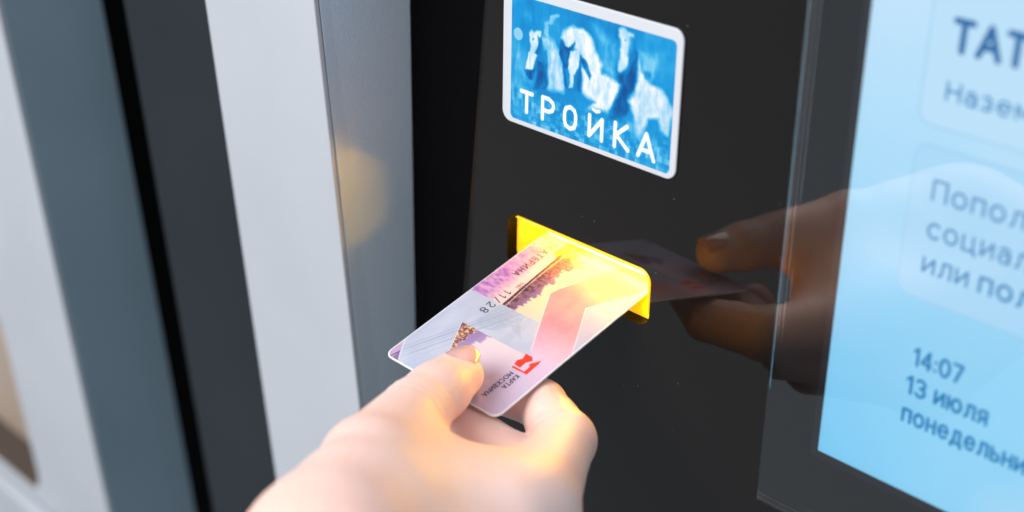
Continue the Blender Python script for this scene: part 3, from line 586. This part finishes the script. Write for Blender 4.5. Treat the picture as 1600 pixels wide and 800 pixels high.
# joints (mm)
T_TIP, T_IP, T_MCP, T_CMC = (9.0, -68.5, -84.0), (16.6, -93, -83.8), (32, -125, -81), (62, -164, -84)
I_MCP, I_PIP, I_DIP, I_TIP = (65, -90, -100), (43.5, -53, -100), (24, -44, -98.5), (7, -52, -97)
M_MCP, M_PIP, M_DIP, M_TIP = (74, -100, -117), (47, -63, -109), (21, -68, -104.5), (3, -70, -101)
R_MCP, R_PIP, R_DIP, R_TIP = (77, -114, -129), (49, -82, -123), (27, -85, -117), (13, -90, -111)
P_MCP, P_PIP, P_DIP, P_TIP = (78, -128, -137), (54, -102, -133), (37, -103, -126), (26, -107, -120)
WR, WR2, ELB = (92, -172, -96), (92, -178, -88), (176, -350, -10)
def lerp(p_, q_, t): return tuple(p_[i] + (q_[i] - p_[i]) * t for i in range(3))
HAND = [
    (1.0, [(WR, ELB, 23, 33, 6, dict(sq=((0.3, 0.1, 1.0), 1.15))),                                  # forearm and palm
           (WR, I_MCP, 20, 12.5, 8), (WR, M_MCP, 20, 12.5, 8), (WR, R_MCP, 20, 12, 8), (WR, P_MCP, 19, 11.5, 8),
           (I_MCP, M_MCP, 12.0, 12.0, 6), (M_MCP, R_MCP, 12.0, 11.5, 6), (R_MCP, P_MCP, 11.5, 11, 6),
           ((58, -134, -93), (62, -108, -98), 18, 13.5, 14), (T_CMC, WR, 19, 22, 10)]),
    (26.0, [(T_CMC, T_MCP, 19.0, 13.0, 4), (T_MCP, T_IP, 13.0, 10.7, 4), ((46, -142, -82), (56, -156, -83), 16.4, 18.4, 6),   # thumb
            (T_IP, lerp(T_IP, T_TIP, 0.55), 10.9, 10.3, 2, dict(sq=((0.0, 0.2, 1.0), 1.10))), (lerp(T_IP, T_TIP, 0.5), T_TIP, 10.3, 8.9, 2, dict(sq=((0.0, 0.2, 1.0), 1.16)))]),
    (16.0, [((44, -124, -90), (62, -102, -97.5), 11, 11.5, 10), ((38, -108, -92), (58, -92, -98.5), 9, 10.5, 10), ((42, -96, -97.5), (52, -72, -100.5), 9, 9, 8)]),           # web
    (6.0, [(I_MCP, I_PIP, 12.2, 10.2, 2), (I_PIP, lerp(I_PIP, I_DIP, 0.5), 10.2, 8.9, 2), (lerp(I_PIP, I_DIP, 0.5), I_DIP, 8.9, 8.3, 2), (I_DIP, I_TIP, 8.3, 7.0, 2)]),
    (2.5, [(M_MCP, M_PIP, 12, 9.8, 2), (M_PIP, M_DIP, 9.6, 8.6, 2), (M_DIP, M_TIP, 8.6, 7.2, 2)]),
    (2.5, [(R_MCP, R_PIP, 11.5, 9.2, 2), (R_PIP, R_DIP, 9.0, 7.8, 2), (R_DIP, R_TIP, 7.8, 6.8, 2)]),
    (2.5, [(P_MCP, P_PIP, 10.5, 8.0, 2), (P_PIP, P_DIP, 7.8, 6.8, 2), (P_DIP, P_TIP, 6.8, 6.0, 2)]),
]
TA = tuple(T_TIP[i] - T_IP[i] for i in range(3)); IA = tuple(I_DIP[i] - I_MCP[i] for i in range(3)); IB = tuple(I_TIP[i] - I_PIP[i] for i in range(3)); MA = tuple(M_DIP[i] - M_MCP[i] for i in range(3))
GROOVES = [(lerp(T_IP, T_TIP, t_), TA, 11, 0.9, dp_, (0, 0.2, 1)) for t_, dp_ in ((-0.16, 0.45), (-0.03, 0.6), (0.09, 0.5), (0.2, 0.3))]
GROOVES += [(I_PIP, IA, 11, 1.0, 0.7, (-0.6, -0.8, 0.4)), (lerp(I_PIP, I_DIP, 0.22), IA, 10.5, 0.8, 0.4, (-0.3, -0.4, 1)), (I_DIP, IB, 9.5, 0.8, 0.5, (0, -0.5, 1)), (M_PIP, MA, 10, 1.0, 0.6, (-0.5, -0.5, 0.7)), (lerp(M_PIP, M_DIP, 0.8), TA, 9.5, 0.9, 0.4, (0, -0.3, 1))]
M_skin = mat('skin', (0.87, 0.62, 0.56), 0.52, sss=0.28, bump=(700, 0.25, 0.0008), mottle=(38, (0.83, 0.53, 0.465)))
hand = link('person', build_hand(), M_skin, smooth=True)
hand['label'] = 'bare right hand and forearm pinching the card between thumb and fingers'; hand['category'] = 'person'

# thumb nail: curved plate over the end of the thumb
A = np.array(T_TIP, float) - np.array(T_IP, float); A /= np.linalg.norm(A)
U = np.array([-0.06, 0.25, 1.0]); U -= A * (A @ U); U /= np.linalg.norm(U); SD = np.cross(A, U)
def nail_pt(u, v, lift):
    # u -1..1 across, v 0..1 from cuticle to free edge
    phi = math.radians(56) * u; ln = -7.5 + 16.2 * v
    r = 8.15 - 1.3 * max(0, v - 0.55) ** 2 * 4 + lift
    return np.array(T_TIP) + A * (ln - 1.6 * u * u * (1 if v > 0.5 else -0.9) * abs(v - 0.5) * 2) + U * (r * math.cos(phi) * 0.93 - 0.15) + SD * (r * math.sin(phi) * (0.86 + 0.1 * math.sin(math.pi * v)))
NU, NV = 13, 15; Vn = []; Fn = []
for lift in (0.55, -0.6):
    for j in range(NV):
        for i in range(NU): Vn.append(nail_pt(-1 + 2 * i / (NU - 1), j / (NV - 1), lift if 0 < i < NU - 1 and j > 0 else -0.5 if lift > 0 else -0.9))
q0 = NU * NV
for j in range(NV - 1):
    for i in range(NU - 1):
        a = j * NU + i; Fn.append((a, a + 1, a + NU + 1, a + NU)); Fn.append((q0 + a, q0 + a + NU, q0 + a + NU + 1, q0 + a + 1))
for i in range(NU - 1):
    a = (NV - 1) * NU + i; Fn.append((a, a + 1, q0 + a + 1, q0 + a))
nm = pymesh('thumb_nail', Vn, Fn)
nail = link('thumb_nail', nm, mat('nail', (0.82, 0.46, 0.43), 0.14, coat=1.0, sss=0.15), hand, smooth=True)
